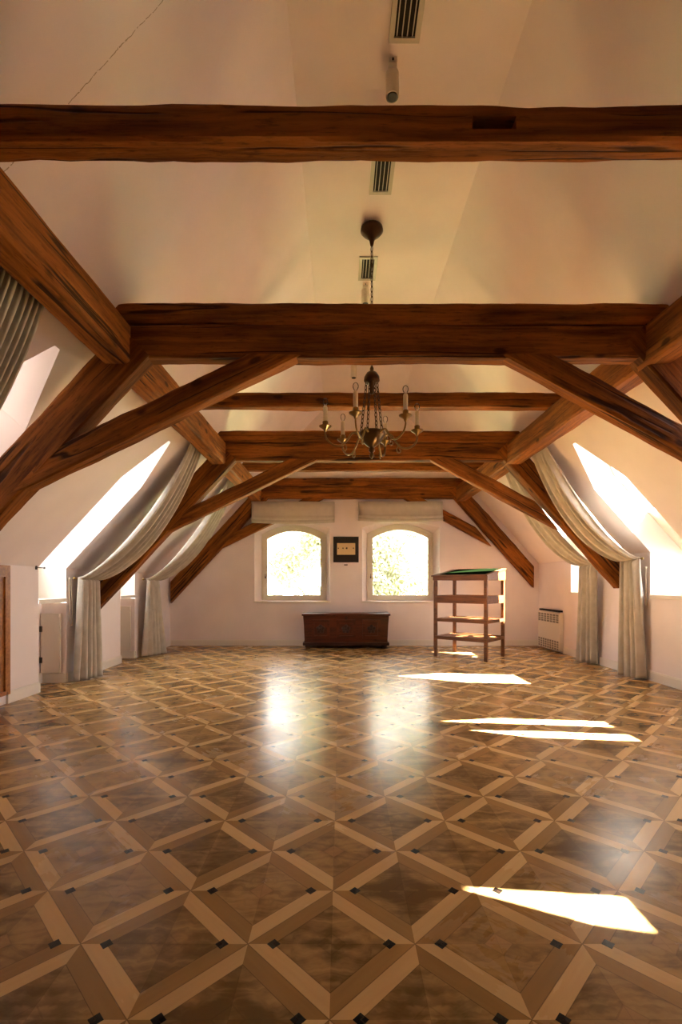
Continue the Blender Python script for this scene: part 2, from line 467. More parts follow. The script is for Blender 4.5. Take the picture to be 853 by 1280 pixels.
for sd, nm in ((-1, 'left'), (1, 'right')):
    S = SIDE[sd]; zk = S['zk']
    # sloping ceiling with the window openings let into its lower edge
    out = [(YB, ZC), (YB, zk)]
    for (a, b) in OPEN[sd]:
        mid, ZA = apex(sd, a, b)
        out += [(a, zk), (a, ZB), (mid - .03, ZA), (mid + .03, ZA), (b, ZB), (b, zk)]
    out += [(YF, zk), (YF, ZC)]
    bm = bmesh.new()
    poly_sheet(bm, out, [], lambda a, b: Vector((sd * roof_u(sd, b), a, b)))
    struct('ceiling_' + nm, bm, 'slope_l' if sd < 0 else 'wall')
    # knee wall
    low = S['sill'] if sd > 0 else 0.0
    out = [(YB, zk), (YB, 0)] 
    if sd > 0:
        out += [(YF, 0), (YF, zk)]
        for (a, b) in reversed(OPEN[sd]): out += [(b, zk), (b, low), (a, low), (a, zk)]
        polys = [out]
    else:
        ys = [YB] + [v for ab in OPEN[sd] for v in ab] + [YF]
        polys = [[(ys[i], 0), (ys[i + 1], 0), (ys[i + 1], zk), (ys[i], zk)] for i in range(0, len(ys), 2)]
    bm = bmesh.new()
    for p in polys: poly_sheet(bm, p, [], lambda a, b: Vector((sd * S['W'], a, b)))
    wall_bm = bm; rev_bm = bmesh.new()
    # reveals of the openings
    OFF = .33 * math.sqrt(1 + 1 / S['t'] ** 2)
    Ko = S['K'] + OFF; Wo = S['W'] + .45
    for (a, b) in OPEN[sd]:
        mid, ZA = apex(sd, a, b)
        zo = EYE + (Ko - Wo) * S['t']
        nrm = Vector((S['t'], 0, 1)).normalized() * .33
        def P(z, y): return Vector((sd * roof_u(sd, z), y, z))
        def Q(z, y): p = P(z, y); return Vector((p.x + sd * nrm.x, y, p.z + nrm.z))
        inn = [Vector((sd * S['W'], a, S['sill'])), Vector((sd * S['W'], a, zk)), P(ZB, a), P(ZA, mid - .03), P(ZA, mid + .03), P(ZB, b), Vector((sd * S['W'], b, zk)), Vector((sd * S['W'], b, S['sill']))]
        outr = [Vector((sd * Wo, a, S['sill'])), Vector((sd * Wo, a, zo)), Q(ZB, a), Q(ZA, mid - .03), Q(ZA, mid + .03), Q(ZB, b), Vector((sd * Wo, b, zo)), Vector((sd * Wo, b, S['sill']))]
        vi = [rev_bm.verts.new(v) for v in inn]; vo = [rev_bm.verts.new(v) for v in outr]
        for k in range(len(inn)):
            if k == 7 and True:
                rev_bm.faces.new((vi[7], vi[0], vo[0], vo[7])); continue
            rev_bm.faces.new((vi[k], vi[k + 1], vo[k + 1], vo[k]))
        if sd < 0: rev_bm.faces.new((vo[0], vo[1], vo[6], vo[7]))           # upright back of the recess
        if sd < 0:                                           # niche under the sill, down to the floor
            xn = -(S['W'] + .30); zs = S['sill'] - .05
            for quad in (((-S['W'], a, 0), (xn, a, 0), (xn, a, zs), (-S['W'], a, zs)), ((-S['W'], b, 0), (xn, b, 0), (xn, b, zs), (-S['W'], b, zs)),
                         ((xn, a, 0), (xn, b, 0), (xn, b, zs), (xn, a, zs))):
                bm.faces.new([bm.verts.new(q) for q in quad])
    struct('wall_' + nm, bm, 'wall')
    struct('trim_%d' % (11 if sd < 0 else 12), rev_bm, 'reveal')
    # roof windows in the openings: frame and pane
    for (a, b) in OPEN[sd]:
        mid, ZA = apex(sd, a, b)
        nrm = Vector((S['t'], 0, 1)).normalized()
        along = Vector((-sd, 0, S['t'])).normalized()
        base = Vector((sd * roof_u(sd, ZB), 0, ZB)) + Vector((sd * nrm.x, 0, nrm.z)) * .33
        Wo_ = S['W'] + .45; zo = EYE + (S['K'] + .33 * math.sqrt(1 + 1 / S['t'] ** 2) - Wo_) * S['t']
        sb = (zo - base.z) / along.z; st = (ZA - ZB) / along.z
        def F(y, q, d): return base + along * q + Vector((0, y, 0)) + Vector((sd * nrm.x, 0, nrm.z)) * d
        outer = [(a, sb), (b, sb), (b, 0), (mid + .03, st), (mid - .03, st), (a, 0)]
        lift = sb + (.70 if sd > 0 else .12)

        inner = [(a + .03, lift), (b - .012, lift), (b - .012, -.01), (mid + .02, st - .03), (mid - .02, st - .03), (a + .03, -.01)]
        if sd > 0 and a < 2:                                 # only the peak of this one is glazed
            yl = lambda q: a + (mid - a) * q / st; yr = lambda q: b - .012 + (mid + .02 - b + .012) * q / st
            inner = [(yl(.34), .34), (yr(.34), .34), (yr(.5), .5), (mid + .02, st - .01), (mid - .02, st - .01), (yl(.5), .5)]
        n_ = 3 + (5 if sd > 0 else 0) + OPEN[sd].index((a, b))
        bm = bmesh.new(); ring_prism(bm, outer, inner, F, -.02, .05)
        wo = struct('window_%d' % n_, bm, 'frame')
        bm = bmesh.new(); poly_sheet(bm, inner, [], lambda p, q: F(p, q, .02))
        link('glass_pane', bm, 'glass', wo)
        if sd > 0:                                           # added low upright pane: lets sun whiten the sill and far cheek
            lo_z = [(a, S['sill']), (b, S['sill']), (b, zo), (a, zo)]; li_z = [(a + .03, S['sill'] + .03), (b - .02, S['sill'] + .03), (b - .02, zo - .03), (a + .03, zo - .03)]
            bm = bmesh.new(); ring_prism(bm, lo_z, li_z, lambda p, q, d: Vector((Wo_ + d, p, q)), -.01, .05)
            link('added_low_frame', bm, 'frame', wo)
            bm = bmesh.new(); poly_sheet(bm, li_z, [], lambda p, q: Vector((Wo_ + .02, p, q)))
            link('added_low_pane', bm, 'glass', wo)
        elif a < 4:                                          # translucent sheet added to cut the daylight through this pane
            bm = bmesh.new(); poly_sheet(bm, inner, [], lambda p, q: F(p, q, -.012))
            link('dimming_sheet', bm, 'thick_sheet' if a < 4 else 'sheet', wo)
        # portal: helps the sky light find the opening
        ld = bpy.data.lights.new('daylight', 'AREA'); ld.shape = 'RECTANGLE'; ld.size = b - a; ld.size_y = (st - lift)
        ld.cycles.is_portal = True
        lo = bpy.data.objects.new('daylight', ld); COL.objects.link(lo)
        dirv = Vector((-sd * nrm.x, 0, -nrm.z))
        zax = -dirv; yax = along; xax = yax.cross(zax)
        lo.matrix_world = Matrix.Translation(F(mid, (lift + st) / 2, .08)) @ Matrix((xax, yax, zax)).transposed().to_4x4()

# far gable wall with two arched windows
def arch(x0, x1, zb, zs, zt, n=12):
    pts = [(x0, zb), (x1, zb)]
    for i in range(n + 1):
        t = i / n; x = x1 + (x0 - x1) * t
        k = 2 * t - 1
        pts.append((x, zs + (zt - zs) * (1 - k * k)))
    return pts
WIN = [dict(rev=(-1.705, -.221, .868, 2.31, 2.44), fr=(-1.60, -.30, .885, 2.215, 2.405), gl=(-1.495, -.414, .99, 2.125, 2.285)),
       dict(rev=(.418, 1.95, .868, 2.33, 2.46), fr=(.528, 1.86, .885, 2.235, 2.43), gl=(.642, 1.763, .99, 2.145, 2.31))]
SL, SR = SIDE[-1], SIDE[1]
gable = [(-SL['W'] - .0, 0), (SR['W'], 0), (SR['W'], SR['zk']), (SR['xc'], ZC), (-SL['xc'], ZC), (-SL['W'], SL['zk'])]
bm = bmesh.new()
poly_sheet(bm, gable, [arch(*w['rev']) for w in WIN], lambda a, b: Vector((a, YF, b)))
for w in WIN:
    A, B_ = arch(*w['rev']), arch(*w['fr'])
    va = [bm.verts.new((p[0], YF, p[1])) for p in A]; vb = [bm.verts.new((p[0], YF + .28, p[1])) for p in B_]
    for k in range(len(A)):
        j = (k + 1) % len(A); bm.faces.new((va[k], va[j], vb[j], vb[k]))
struct('wall_far', bm, 'wall')
bm = bmesh.new(); poly_sheet(bm, gable, [], lambda a, b: Vector((a, YB, b)))
struct('wall_near', bm, 'dimming_wall')  # unseen wall, made brown to absorb light and keep the near ceiling dim
for i, w in enumerate(WIN):
    F = lambda a, b, d: Vector((a, d, b))
    x0, x1, zb, zs, zt = w['fr']; g0, g1, gb, gs, gt = w['gl']
    mid = [(g + f) / 2 for g, f in zip(w['gl'], w['fr'])]
    bm = bmesh.new(); ring_prism(bm, arch(*w['fr']), arch(*mid), F, YF + .24, YF + .34)
    wo = struct('window_%d' % (i + 1), bm, 'frame')
    bm = bmesh.new(); ring_prism(bm, arch(*mid), arch(*w['gl']), F, YF + .262, YF + .32)
    sash = link('sash', bm, 'frame', wo)
    bm = bmesh.new(); poly_sheet(bm, arch(*w['gl']), [], lambda a, b: Vector((a, YF + .29, b)))
    link('glass_pane', bm, 'glass', wo)
    r = w['rev']
    link('window_sill', BOX(r[0] - .02, r[1] + .02, YF - .035, YF + .26, r[2] - .02, r[2] + .006, bev=.004), 'white', wo)
    bm = bmesh.new(); box(bm, mid[0] + .005, mid[0] + .03, YF + .235, YF + .262, 1.33, 1.37); box(bm, mid[0] + .012, mid[0] + .024, YF + .215, YF + .235, 1.34, 1.42, bev=.004)
    link('window_handle', bm, 'steel', wo)
    ld = bpy.data.lights.new('daylight', 'AREA'); ld.shape = 'RECTANGLE'; ld.size = x1 - x0; ld.size_y = zt - zb; ld.cycles.is_portal = True
    lo = bpy.data.objects.new('daylight', ld); COL.objects.link(lo)
    lo.location = ((x0 + x1) / 2, YF + .36, (zb + zt) / 2); lo.rotation_euler = (-PI / 2, 0, 0)

# skirting boards
def board(name, segs, sd):
    bm = bmesh.new()
    for (y0, y1) in segs:
        xw = sd * SIDE[sd]['W']; xi = xw - sd * .022
        box(bm, min(xw, xi), max(xw, xi), y0, y1, 0, .105); box(bm, min(xw, xw - sd * .014), max(xw, xw - sd * .014), y0, y1, .105, .118)
    return bm
ys = [YB] + [v for ab in OPEN[-1] for v in ab] + [YF]
DOOR = (3.75, 4.84)
segs = []
for i in range(0, len(ys), 2):
    y0, y1 = ys[i], ys[i + 1]
    if y0 < DOOR[0] < y1: segs += [(y0, DOOR[0]), (DOOR[1], y1)]
    else: segs.append((y0, y1))
bm = board('b', segs, -1)
for (a, b) in OPEN[-1][1:]:
    xn = -(SL['W'] + .30)
    box(bm, xn, xn + .02, a, b, 0, .118); box(bm, xn + .02, -SL['W'] - .0, b - .02, b, 0, .118)
struct('baseboard_left', bm, 'white')
struct('baseboard_right', board('b', [(YB, 8.38), (9.34, YF)], 1), 'white')
bm = bmesh.new(); box(bm, -SL['W'], SR['W'], YF - .022, YF, 0, .105); box(bm, -SL['W'], SR['W'], YF - .014, YF, .105, .118)
struct('baseboard_far', bm, 'white')
# sills of the side openings
for sd in (-1, 1):
    for k, (a, b) in enumerate(OPEN[sd]):
        if sd > 0 and k < 1: continue
        S = SIDE[sd]; x0, x1 = sorted((sd * (S['W'] - .015), sd * (S['W'] + .44)))
        struct('trim_%d' % (k + 1 + (3 if sd > 0 else 0)), BOX(x0, x1, a + .002, b - .002, S['sill'] - .045, S['sill'] + .004, bev=.004), 'white')

# wooden door low in the left knee wall
xw = -SL['W']
bm = bmesh.new()
def P3(a, b, d): return Vector((xw + d, a, b))
z1 = 1.395
ring_prism(bm, [(DOOR[0], .10), (DOOR[1], .10), (DOOR[1], z1), (DOOR[0], z1)], [(DOOR[0] + .10, .14), (DOOR[1] - .07, .14), (DOOR[1] - .07, 1.28), (DOOR[0] + .10, 1.28)], P3, .0, .045)
dr = struct('door_1', bm, 'door')
bm = bmesh.new(); ring_prism(bm, [(DOOR[0] + .10, .14), (DOOR[1] - .07, .14), (DOOR[1] - .07, 1.28), (DOOR[0] + .10, 1.28)], [(DOOR[0] + .19, .24), (DOOR[1] - .15, .24), (DOOR[1] - .15, 1.19), (DOOR[0] + .19, 1.19)], P3, .0, .028)
leaf_ = link('door_leaf', bm, 'door', dr)
bm = bmesh.new(); ring_prism(bm, [(DOOR[0] + .19, .24), (DOOR[1] - .15, .24), (DOOR[1] - .15, 1.19), (DOOR[0] + .19, 1.19)], [(DOOR[0] + .25, .30), (DOOR[1] - .21, .30), (DOOR[1] - .21, 1.13), (DOOR[0] + .25, 1.13)], lambda a, b, d: Vector((xw + d, a, b)), .0, .014)
link('panel', BOX(xw, xw + .010, DOOR[0] + .2, DOOR[1] - .16, .25, 1.18), 'door', leaf_)
link('panel_moulding', bm, 'door', leaf_)
bm = bmesh.new(); tube(bm, [(xw + .03, DOOR[0] + .145, .75), (xw + .07, DOOR[0] + .145, .75)], .008); lathe(bm, [(0, 0), (.016, .005), (.016, .02), (0, .025)], (xw + .075, DOOR[0] + .145, .738))
link('door_knob', bm, 'brass', dr)

# ------------------------------------------------------------------ timbers
def timber(name, p0, p1, w, h, mat, parent=None, sh0=0.0, sh1=0.0, wane=.012, seed=0, mortise=None):
    """hewn beam from p0 to p1 (centre line); w across (world Y or horizontal), h the other way"""
    p0, p1 = Vector(p0), Vector(p1); L = (p1 - p0).length
    ax = (p1 - p0).normalized()
    ay = Vector((0, 1, 0)) if abs(ax.y) < .9 else Vector((1, 0, 0)); az = ax.cross(ay).normalized(); ay = az.cross(ax).normalized()
    M4 = Matrix.Translation(p0) @ Matrix((ax, ay, az)).transposed().to_4x4()
    c = min(w, h) * .10
    prof0 = [(-w / 2 + c, -h / 2), (0, -h / 2), (w / 2 - c, -h / 2), (w / 2, -h / 2 + c), (w / 2, 0), (w / 2, h / 2 - c), (w / 2 - c, h / 2), (0, h / 2), (-w / 2 + c, h / 2), (-w / 2, h / 2 - c), (-w / 2, 0), (-w / 2, -h / 2 + c)]
    n = max(2, int(L / .07)); bm = bmesh.new(); rings = []
    for i in range(n + 1):
        x = L * i / n; ring = []
        for k, (y, z) in enumerate(prof0):
            corner = k % 3 != 1
            nz = noise.noise(Vector((x * 1.6 + seed * 13.1, k * 3.7, seed))) + .5 * noise.noise(Vector((x * 6.0, k * 5.1 + 9, seed * 2.0)))
            d = nz * wane * (1.0 if corner else .35)
            rr = math.hypot(y, z)
            yy = y + y / rr * d; zz = z + z / rr * d
            s = i / n
            xx = x + zz * (sh0 * (1 - s) + sh1 * s) * (1 if (i == 0 or i == n) else 1) * 1.0 if (sh0 or sh1) else x
            ring.append(bm.verts.new((xx, yy, zz)))
        rings.append(ring)
    for a, b in zip(rings, rings[1:]):
        for k in range(12): bm.faces.new((a[k], a[(k + 1) % 12], b[(k + 1) % 12], b[k]))
    bm.faces.new(rings[0]); bm.faces.new(rings[-1])
    if mortise:
        x0, x1, z0, z1, dep = mortise
        o = link(name, bm, mat, parent, M4=M4)
        cut = bpy.data.objects.new('cut', bpy.data.meshes.new('cut')); b2 = BOX(x0, x1, -w, -w / 2 + dep, z0, z1)
        b2.to_mesh(cut.data); b2.free(); COL.objects.link(cut); cut.matrix_world = M4
        bpy.context.view_layer.update()
        md = o.modifiers.new('m', 'BOOLEAN'); md.operation = 'DIFFERENCE'; md.object = cut; md.solver = 'EXACT'
        dg = bpy.context.evaluated_depsgraph_get()
        me = bpy.data.meshes.new_from_object(o.evaluated_get(dg)); o.modifiers.clear(); o.data = me
        bpy.data.objects.remove(cut)
        me.materials.clear(); me.materials.append(M[mat])
        return o
    return link(name, bm, mat, parent, M4=M4)

ZT = EYE + 1.93                        # underside of the collar beams, top of the purlins
for sd, x0, x1, lab in ((-1, -1.56, -1.76, 'heavy orange brown purlin along the slope above the curtained niches and wooden door'),
                        (1, 2.25, 2.45, 'heavy orange brown purlin along the slope above the sunlit roof windows')):
    o = timber('purlin', ((x0 + x1) / 2, YB, ZT - .15), ((x0 + x1) / 2, 9.40, ZT - .15), .20, .30, 'purlin', wane=.008, seed=3 + sd)
    tag(o, lab, 'beam', 'purlins')

def collar(d, w, lab, seed, mortise=None):
    o = timber('collar_beam', (-1.80, d + w / 2, ZT + .08), (2.52, d + w / 2, ZT + .08), w, .155, 'beam', seed=seed, wane=.014, mortise=mortise)
    return tag(o, lab, 'beam', 'single collar beams')
collar(2.08, .12, 'weathered dark brown collar beam nearest the camera, with an empty mortise slot', 11, mortise=(.570 + 1.80, .761 + 1.80, -.032, .022, .112))
collar(5.20, .13, 'plain brown collar beam crossing behind the hanging chandelier', 12)
collar(8.10, .13, 'thin brown collar beam between the last two braced trusses', 13)

def truss(d, lab, seed):
    root = thing('roof_truss', (.345, d + .07, ZT - .3), lab, 'truss', 'braced roof trusses')
    w = .14; yc = d + w / 2
    timber('collar_beam', (-1.80, yc, ZT + .08), (2.52, yc, ZT + .08), w, .155, 'beam', root, seed=seed)
    timber('straining_beam', (-1.59, yc + .005, ZT - .122), (2.28, yc + .005, ZT - .122), w, .24, 'beam', root, seed=seed + 1)
    for sd in (-1, 1):
        S = SIDE[sd]
        # leaning post: runs just under the slope from the straining beam to the foot of the slope
        def pt(u, off): return Vector((sd * u, yc, EYE + (S['K'] - u) * S['t'] - off))
        ut = 1.53 if sd < 0 else 2.22
        ub = S['W'] - (.045 if sd < 0 else .13)
        off = .40
        a, b = pt(ub, off), pt(ut, off)
        ang = math.atan(S['t'])
        # vertical cut at the foot, plumb cut at the head
        timber('post', a, b, w + .02, .42 * math.cos(ang), 'beam', root, sh0=sd * -1 * 0 + (math.tan(ang) if sd < 0 else math.tan(ang)) * (1), sh1=0.0, seed=seed + 2 + sd) if False else \
            post(a, b, w + .02, .42 * math.cos(ang), root, math.tan(ang), seed + 2 + sd)
        # knee brace
        xa = -.50 if sd < 0 else 1.38
        top = Vector((xa, yc - .012, ZT - .225)); ang2 = math.radians(26 if sd < 0 else 28.5)
        ln = 2.0 if sd < 0 else 1.60
        bot = top + Vector((sd * math.cos(ang2), 0, -math.sin(ang2))) * ln
        timber('brace', bot, top, w - .01, .18, 'beam', root, sh0=(2.5 if sd < 0 else -2.5), sh1=(-2.0 if sd < 0 else 1.8), seed=seed + 6 + sd, wane=.012)
    return root

def post(a, b, w, h, root, tanang, seed):
    """leaning post whose foot is cut plumb"""
    ax = (b - a).normalized(); ay = Vector((0, 1, 0)); az = ax.cross(ay).normalized()
    sgn = 1.0 if az.x * ax.x < 0 else -1.0       # plumb cut: x constant over the end face
    k = -az.x / ax.x
    return timber('post', a, b, w, h, 'beam', root, sh0=k, sh1=0.0, seed=seed)

truss(3.55, 'massive braced roof truss in front of the chandelier', 20)
truss(6.50, 'middle braced roof truss between the chandelier and the far wall', 40)
truss(9.38, 'last braced roof truss set against the far window wall', 60)

# ------------------------------------------------------------------ curtains
def curtain(sd, y0, y1, rodx, rodz, fall, lab, folds=5, seed=0, top=None, bottom=.02, sag=(.30, .45)):
    """linen curtain: swagged under the slope from the purlin to a rod, then falling to the floor"""
    S = SIDE[sd]; NA, NB1, NB2 = folds * 12, 46, 30
    bm = bmesh.new(); grid = []
    utop = 1.86 if sd < 0 else 2.50
    rnd = random.Random(seed); ph = [rnd.uniform(-.5, .5) for _ in range(64)]
    urod = abs(rodx)
    for j in range(NB1 + NB2 + 1):
        row = []
        for i in range(NA + 1):
            a = i / NA
            fph = a * folds * 2 * PI + .9 * math.sin(a * 9 + seed) + .9 * noise.noise(Vector((a * 6, j * .03, seed)))
            wv = 1.9 * abs(math.sin(fph / 2)) ** .75 - 1.1
            if j <= NB1:
                t = j / NB1
                u = utop + (urod - utop) * t
                prof = 4 * t * (1 - t) * (1 - .25 * (t - .5))
                sg = (sag[0] + (sag[1] - sag[0]) * a) * prof ** .8
                zr = EYE + (S['K'] - u) * S['t']
                zrod = rodz
                z_line = zr - .05 - (EYE + (S['K'] - urod) * S['t'] - .05 - zrod) * t ** 1.5
                z = z_line - sg
                y = y0 + (y1 - y0) * a
                amp = .058 * (.35 + .65 * math.sin(PI * min(1, t * 1.1 + .08))) + .006 * noise.noise(Vector((a * 12, t * 5, seed)))
                p = Vector((sd * u - sd * wv * amp * .7, y + .012 * math.cos(fph), z - wv * amp * .7))
            else:
                t = (j - NB1) / NB2
                (xa, ya, xb, yb) = fall
                xr, yr = sd * urod, y0 + (y1 - y0) * a
                xe, ye = xa + (xb - xa) * a, ya + (yb - ya) * a
                e = t ** 1.2
                x = xr + (xe - xr) * e; y = yr + (ye - yr) * e
                d = Vector((yb - ya, -(xb - xa), 0)); d.normalize()
                if sd > 0: d = -d
                amp = .060 + .014 * t + .010 * noise.noise(Vector((a * 5, t * 2, seed + 3)))
                z = rodz + (bottom - rodz) * t
                p = Vector((x, y, z)) + Vector((abs(d.x) * -sd, d.y * 0.2, 0)) * (wv * amp + .02)
            row.append(bm.verts.new(p))
        grid.append(row)
    for j in range(len(grid) - 1):
        for i in range(NA):
            bm.faces.new((grid[j][i], grid[j][i + 1], grid[j + 1][i + 1], grid[j + 1][i]))
    o = link('curtain', bm, 'linen', smooth=True)
    md = o.modifiers.new('thickness', 'SOLIDIFY'); md.thickness = .004; md.offset = 0
    tag(o, lab, 'curtain', 'linen curtains swagged under the slope')
    return o
curtain(-1, 5.96, 6.42, -3.27, EYE + .09, (-3.30, 5.88, -3.14, 6.24), 'linen curtain falling beside the nearer cupboard niche with a cord loop', seed=1)
curtain(-1, 7.95, 8.42, -3.24, EYE + .10, (-3.30, 7.92, -3.08, 8.36), 'linen curtain falling beside the farther cupboard niche near the window wall', seed=2)
curtain(-1, 2.30, 3.02, -3.16, EYE + .09, (-3.30, 2.3, -3.14, 3.0), 'linen curtain hung high under the purlin before the nearest truss post', folds=15, seed=3, sag=(.40, .40))
curtain(1, 6.06, 6.43, 3.77, EYE + .34, (3.82, 6.02, 3.68, 6.32), 'linen curtain with a sunlit edge beside the large bright roof window', folds=4, seed=4, sag=(.30, .45))
curtain(1, 7.05, 7.48, 3.74, EYE + .32, (3.83, 7.18, 3.70, 7.48), 'linen curtain beside the wall heater and the small bright window slot', folds=4, seed=5, sag=(.32, .44))

def rod(sd, y0, y1, x, z, lab):
    root = thing('curtain_rod', (x, (y0 + y1) / 2, z), lab, 'curtain rod', 'brass curtain rods')
    bm = bmesh.new(); tube(bm, [(x, y0, z), (x, y1, z)], .007); link('rod', bm, 'brass', root, smooth=True)
    for yy in (y0, y1):
        bm = bmesh.new(); bmesh.ops.create_uvsphere(bm, u_segments=12, v_segments=8, radius=.017, matrix=Matrix.Translation((x, yy, z)))
        link('finial', bm, 'brass', root, smooth=True)
    bm = bmesh.new(); xw = sd * (SIDE[sd]['W'] - .0)
    tube(bm, [(x, y1 - .03, z), (xw, y1 - .03, z)], .006); lathe(bm, [(0, -.02), (.018, -.018), (.018, .018), (0, .02)], (xw - sd * .006, y1 - .03, z))
    link('bracket', bm, 'brass', root)
rod(-1, 5.90, 6.47, -3.28, EYE + .080, 'brass rod carrying the curtain over the nearer left niche')
rod(-1, 7.88, 8.46, -3.25, EYE + .090, 'brass rod carrying the curtain over the farther left niche')
rod(1, 6.02, 6.47, 3.78, EYE + .330, 'brass rod carrying the curtain beside the large bright roof window')
rod(1, 7.02, 7.56, 3.75, EYE + .310, 'brass rod carrying the curtain beside the wall heater')

def hook(y, x, z, lab, ln):
    bm = bmesh.new()
    lathe(bm, [(0, -.022), (.012, -.02), (.012, .02), (0, .022)], (x, y, z))
    tube(bm, [(x - .01, y, z), (x + .02, y + .0, z), (x + .02 + .012, y + ln, z)], .006)
    bmesh.ops.create_uvsphere(bm, u_segments=10, v_segments=8, radius=.013, matrix=Matrix.Translation((x + .032, y + ln, z)))
    o = link('curtain_hook', bm, 'steel', smooth=True); rebase(o, (x, y, z))
    tag(o, lab, 'hook', 'dark metal curtain hooks')
hook(5.31, -3.372, EYE + .19, 'small dark hook on the corner beside the wooden door', .09)
hook(7.30, -3.372, EYE + .07, 'dark metal knob rod at the mouth of the farther niche', .16)

def cord(x, y, z0, z1, lab):
    pts = [(x, y, z1), (x + .004, y + .005, (z0 + z1) / 2), (x + .01, y + .01, z0 + .02), (x + .02, y + .02, z0), (x + .028, y + .028, z0 + .02), (x + .022, y + .03, (z0 + z1) / 2), (x + .01, y + .02, z1)]
    bm = bmesh.new(); tube(bm, smooth_path(pts), .005, 6)
    lathe(bm, [(0, -.012), (.012, -.01), (.012, .01), (0, .012)], (x + .005, y + .01, z1))
    o = link('blind_cord', bm, 'cord', smooth=True); rebase(o, (x, y, z1)); tag(o, lab, 'cord', 'blind pull cords')
cord(-3.36, 5.925, .70, 1.28, 'pale looped blind cord beside the nearer left niche')
cord(3.86, 6.075, .95, 1.42, 'pale blind cord hanging beside the bright roof window sill')

# cream cupboard door standing in each left niche
for k, (a, b) in enumerate(OPEN[-1][1:]):
    x0 = -(SL['W'] + .285); x1 = x0 + .235
    root = thing('cupboard_door', (x0, b - .03, .12), ('cream cupboard door in the niche nearest the wooden door', 'cream cupboard door in the farther niche towards the window wall')[k], 'cupboard door', 'cupboard doors in the niches')
    bm = bmesh.new(); yy = b - .022
    box(bm, x0, x1, yy - .022, yy, .125, .85, bev=.003); link('door_panel', bm, 'heater', root)
    for zz in (.28, .66):
        link('hinge', BOX(x0 - .012, x0 + .02, yy - .032, yy - .020, zz - .035, zz + .035, bev=.002), 'steel', root)
    link('latch', BOX(x1 - .022, x1 - .004, yy - .036, yy - .022, .80, .845, bev=.003), 'white', root)

# ------------------------------------------------------------------ ceiling fittings
def vent(d0, d1, x, lab):
    root = thing('air_vent', (x, (d0 + d1) / 2, ZC - .02), lab, 'vent', 'ceiling air vents')
    w = .098; F = lambda a, b, d: Vector((a, b, ZC - d))
    bm = bmesh.new(); ring_prism(bm, [(x - w, d0), (x + w, d0), (x + w, d1), (x - w, d1)], [(x - w + .032, d0 + .03), (x + w - .032, d0 + .03), (x + w - .032, d1 - .03), (x - w + .032, d1 - .03)], F, .001, .016)
    link('vent_frame', bm, 'vent', root)
    link('backing', BOX(x - w + .02, x + w - .02, d0 + .02, d1 - .02, ZC - .004, ZC - .001), 'void', root)
    for k in range(4):
        xx = x - w + .032 + (2 * w - .064) * (k + .5) / 4 + (.0)
        link('slat', BOX(xx - .003, xx + .003, d0 + .03, d1 - .03, ZC - .015, ZC - .006), 'vent', root)
vent(2.72, 3.09, .405, 'ceiling vent nearest the camera, before the first collar beam')
vent(3.90, 4.29, .350, 'ceiling vent just behind the first collar beam')
vent(5.11, 5.50, .295, 'ceiling vent behind the chandelier chain')

def spot(d, x, lab, drop=.22, tilt=0.0):
    root = thing('ceiling_spotlight', (x, d, ZC), lab, 'spotlight', 'white ceiling spotlights')
    link('mount_plate', BOX(x - .028, x + .028, d - .06, d + .06, ZC - .035, ZC, bev=.004), 'white', root)
    bm = bmesh.new(); tube(bm, [(x, d - .01, ZC - .03), (x, d - .01, ZC - .07)], .009); link('stem', bm, 'white', root)
    bm = bmesh.new(); r = .046
    lathe(bm, [(0, -.06), (r * .9, -.06), (r, -.065), (r, -drop), (r * .88, -drop - .002), (r * .85, -drop + .03), (0, -drop + .032)], (x, d - .01, ZC))
    link('lamp_body', bm, 'white', root, smooth=False)
    bm = bmesh.new(); lathe(bm, [(0, -drop + .012), (r * .70, -drop + .012), (r * .70, -drop - .003), (0, -drop - .003)], (x, d - .01, ZC)); link('lens', bm, 'black', root)
    link('knob', BOX(x - .006, x + .006, d - .066, d - .060, ZC - .025, ZC - .012), 'black', root)
spot(3.24, .345, 'white cylinder spotlight above the first collar beam')
spot(3.60, .330, 'white cylinder spotlight hidden mostly behind the first collar beam', drop=.25)
spot(5.62, .285, 'white spotlight just behind the far ceiling vent')
spot(7.55, .200, 'small white spotlight on the ceiling behind the chandelier bell', drop=.25)

# chandelier
CX, CY = .300, 4.67
root = thing('chandelier', (CX, CY, ZC), 'six arm brass chandelier with candle lamps hanging on a long chain', 'chandelier')
c0 = (CX, CY, EYE)
bm = bmesh.new(); lathe(bm, [(0, 3.5), (.06, 3.499), (.105, 3.47), (.11, 3.44), (.085, 3.41), (.05, 3.385), (.025, 3.35), (.015, 3.30), (0, 3.29)], c0, 24)
link('ceiling_rose', bm, 'bronze', root, smooth=True)
def chain(name, p, q, parent, ll=.045, r=.0035, wd=.011, mat='brass'):
    p, q = Vector(p), Vector(q); L = (q - p).length; n = max(2, int(L / (ll * .78))); ax = (q - p).normalized()
    s = ax.orthogonal().normalized(); t = ax.cross(s); bm = bmesh.new()
    for i in range(n):
        c = p + ax * (L * (i + .5) / n); v = s if i % 2 else t
        pts = [c + ax * (math.sin(k * PI / 5) * ll / 2) + v * (math.cos(k * PI / 5) * wd) for k in range(10)]
        tube(bm, pts, r, 5, closed=True)
    return link(name, bm, mat, parent, smooth=True)
chain('main_chain', (CX, CY, EYE + 3.29), (CX, CY, EYE + 2.12), root, ll=.06, r=.004, wd=.011, mat='bronze')
bm = bmesh.new(); lathe(bm, [(0, 2.13), (.012, 2.125), (.02, 2.10), (.018, 2.08), (.05, 2.06), (.074, 2.02), (.078, 1.985), (.066, 1.97), (.03, 1.965), (.022, 1.92), (.018, 1.86), (0, 1.85)], c0, 24)
link('top_bell', bm, 'bronze', root, smooth=True)
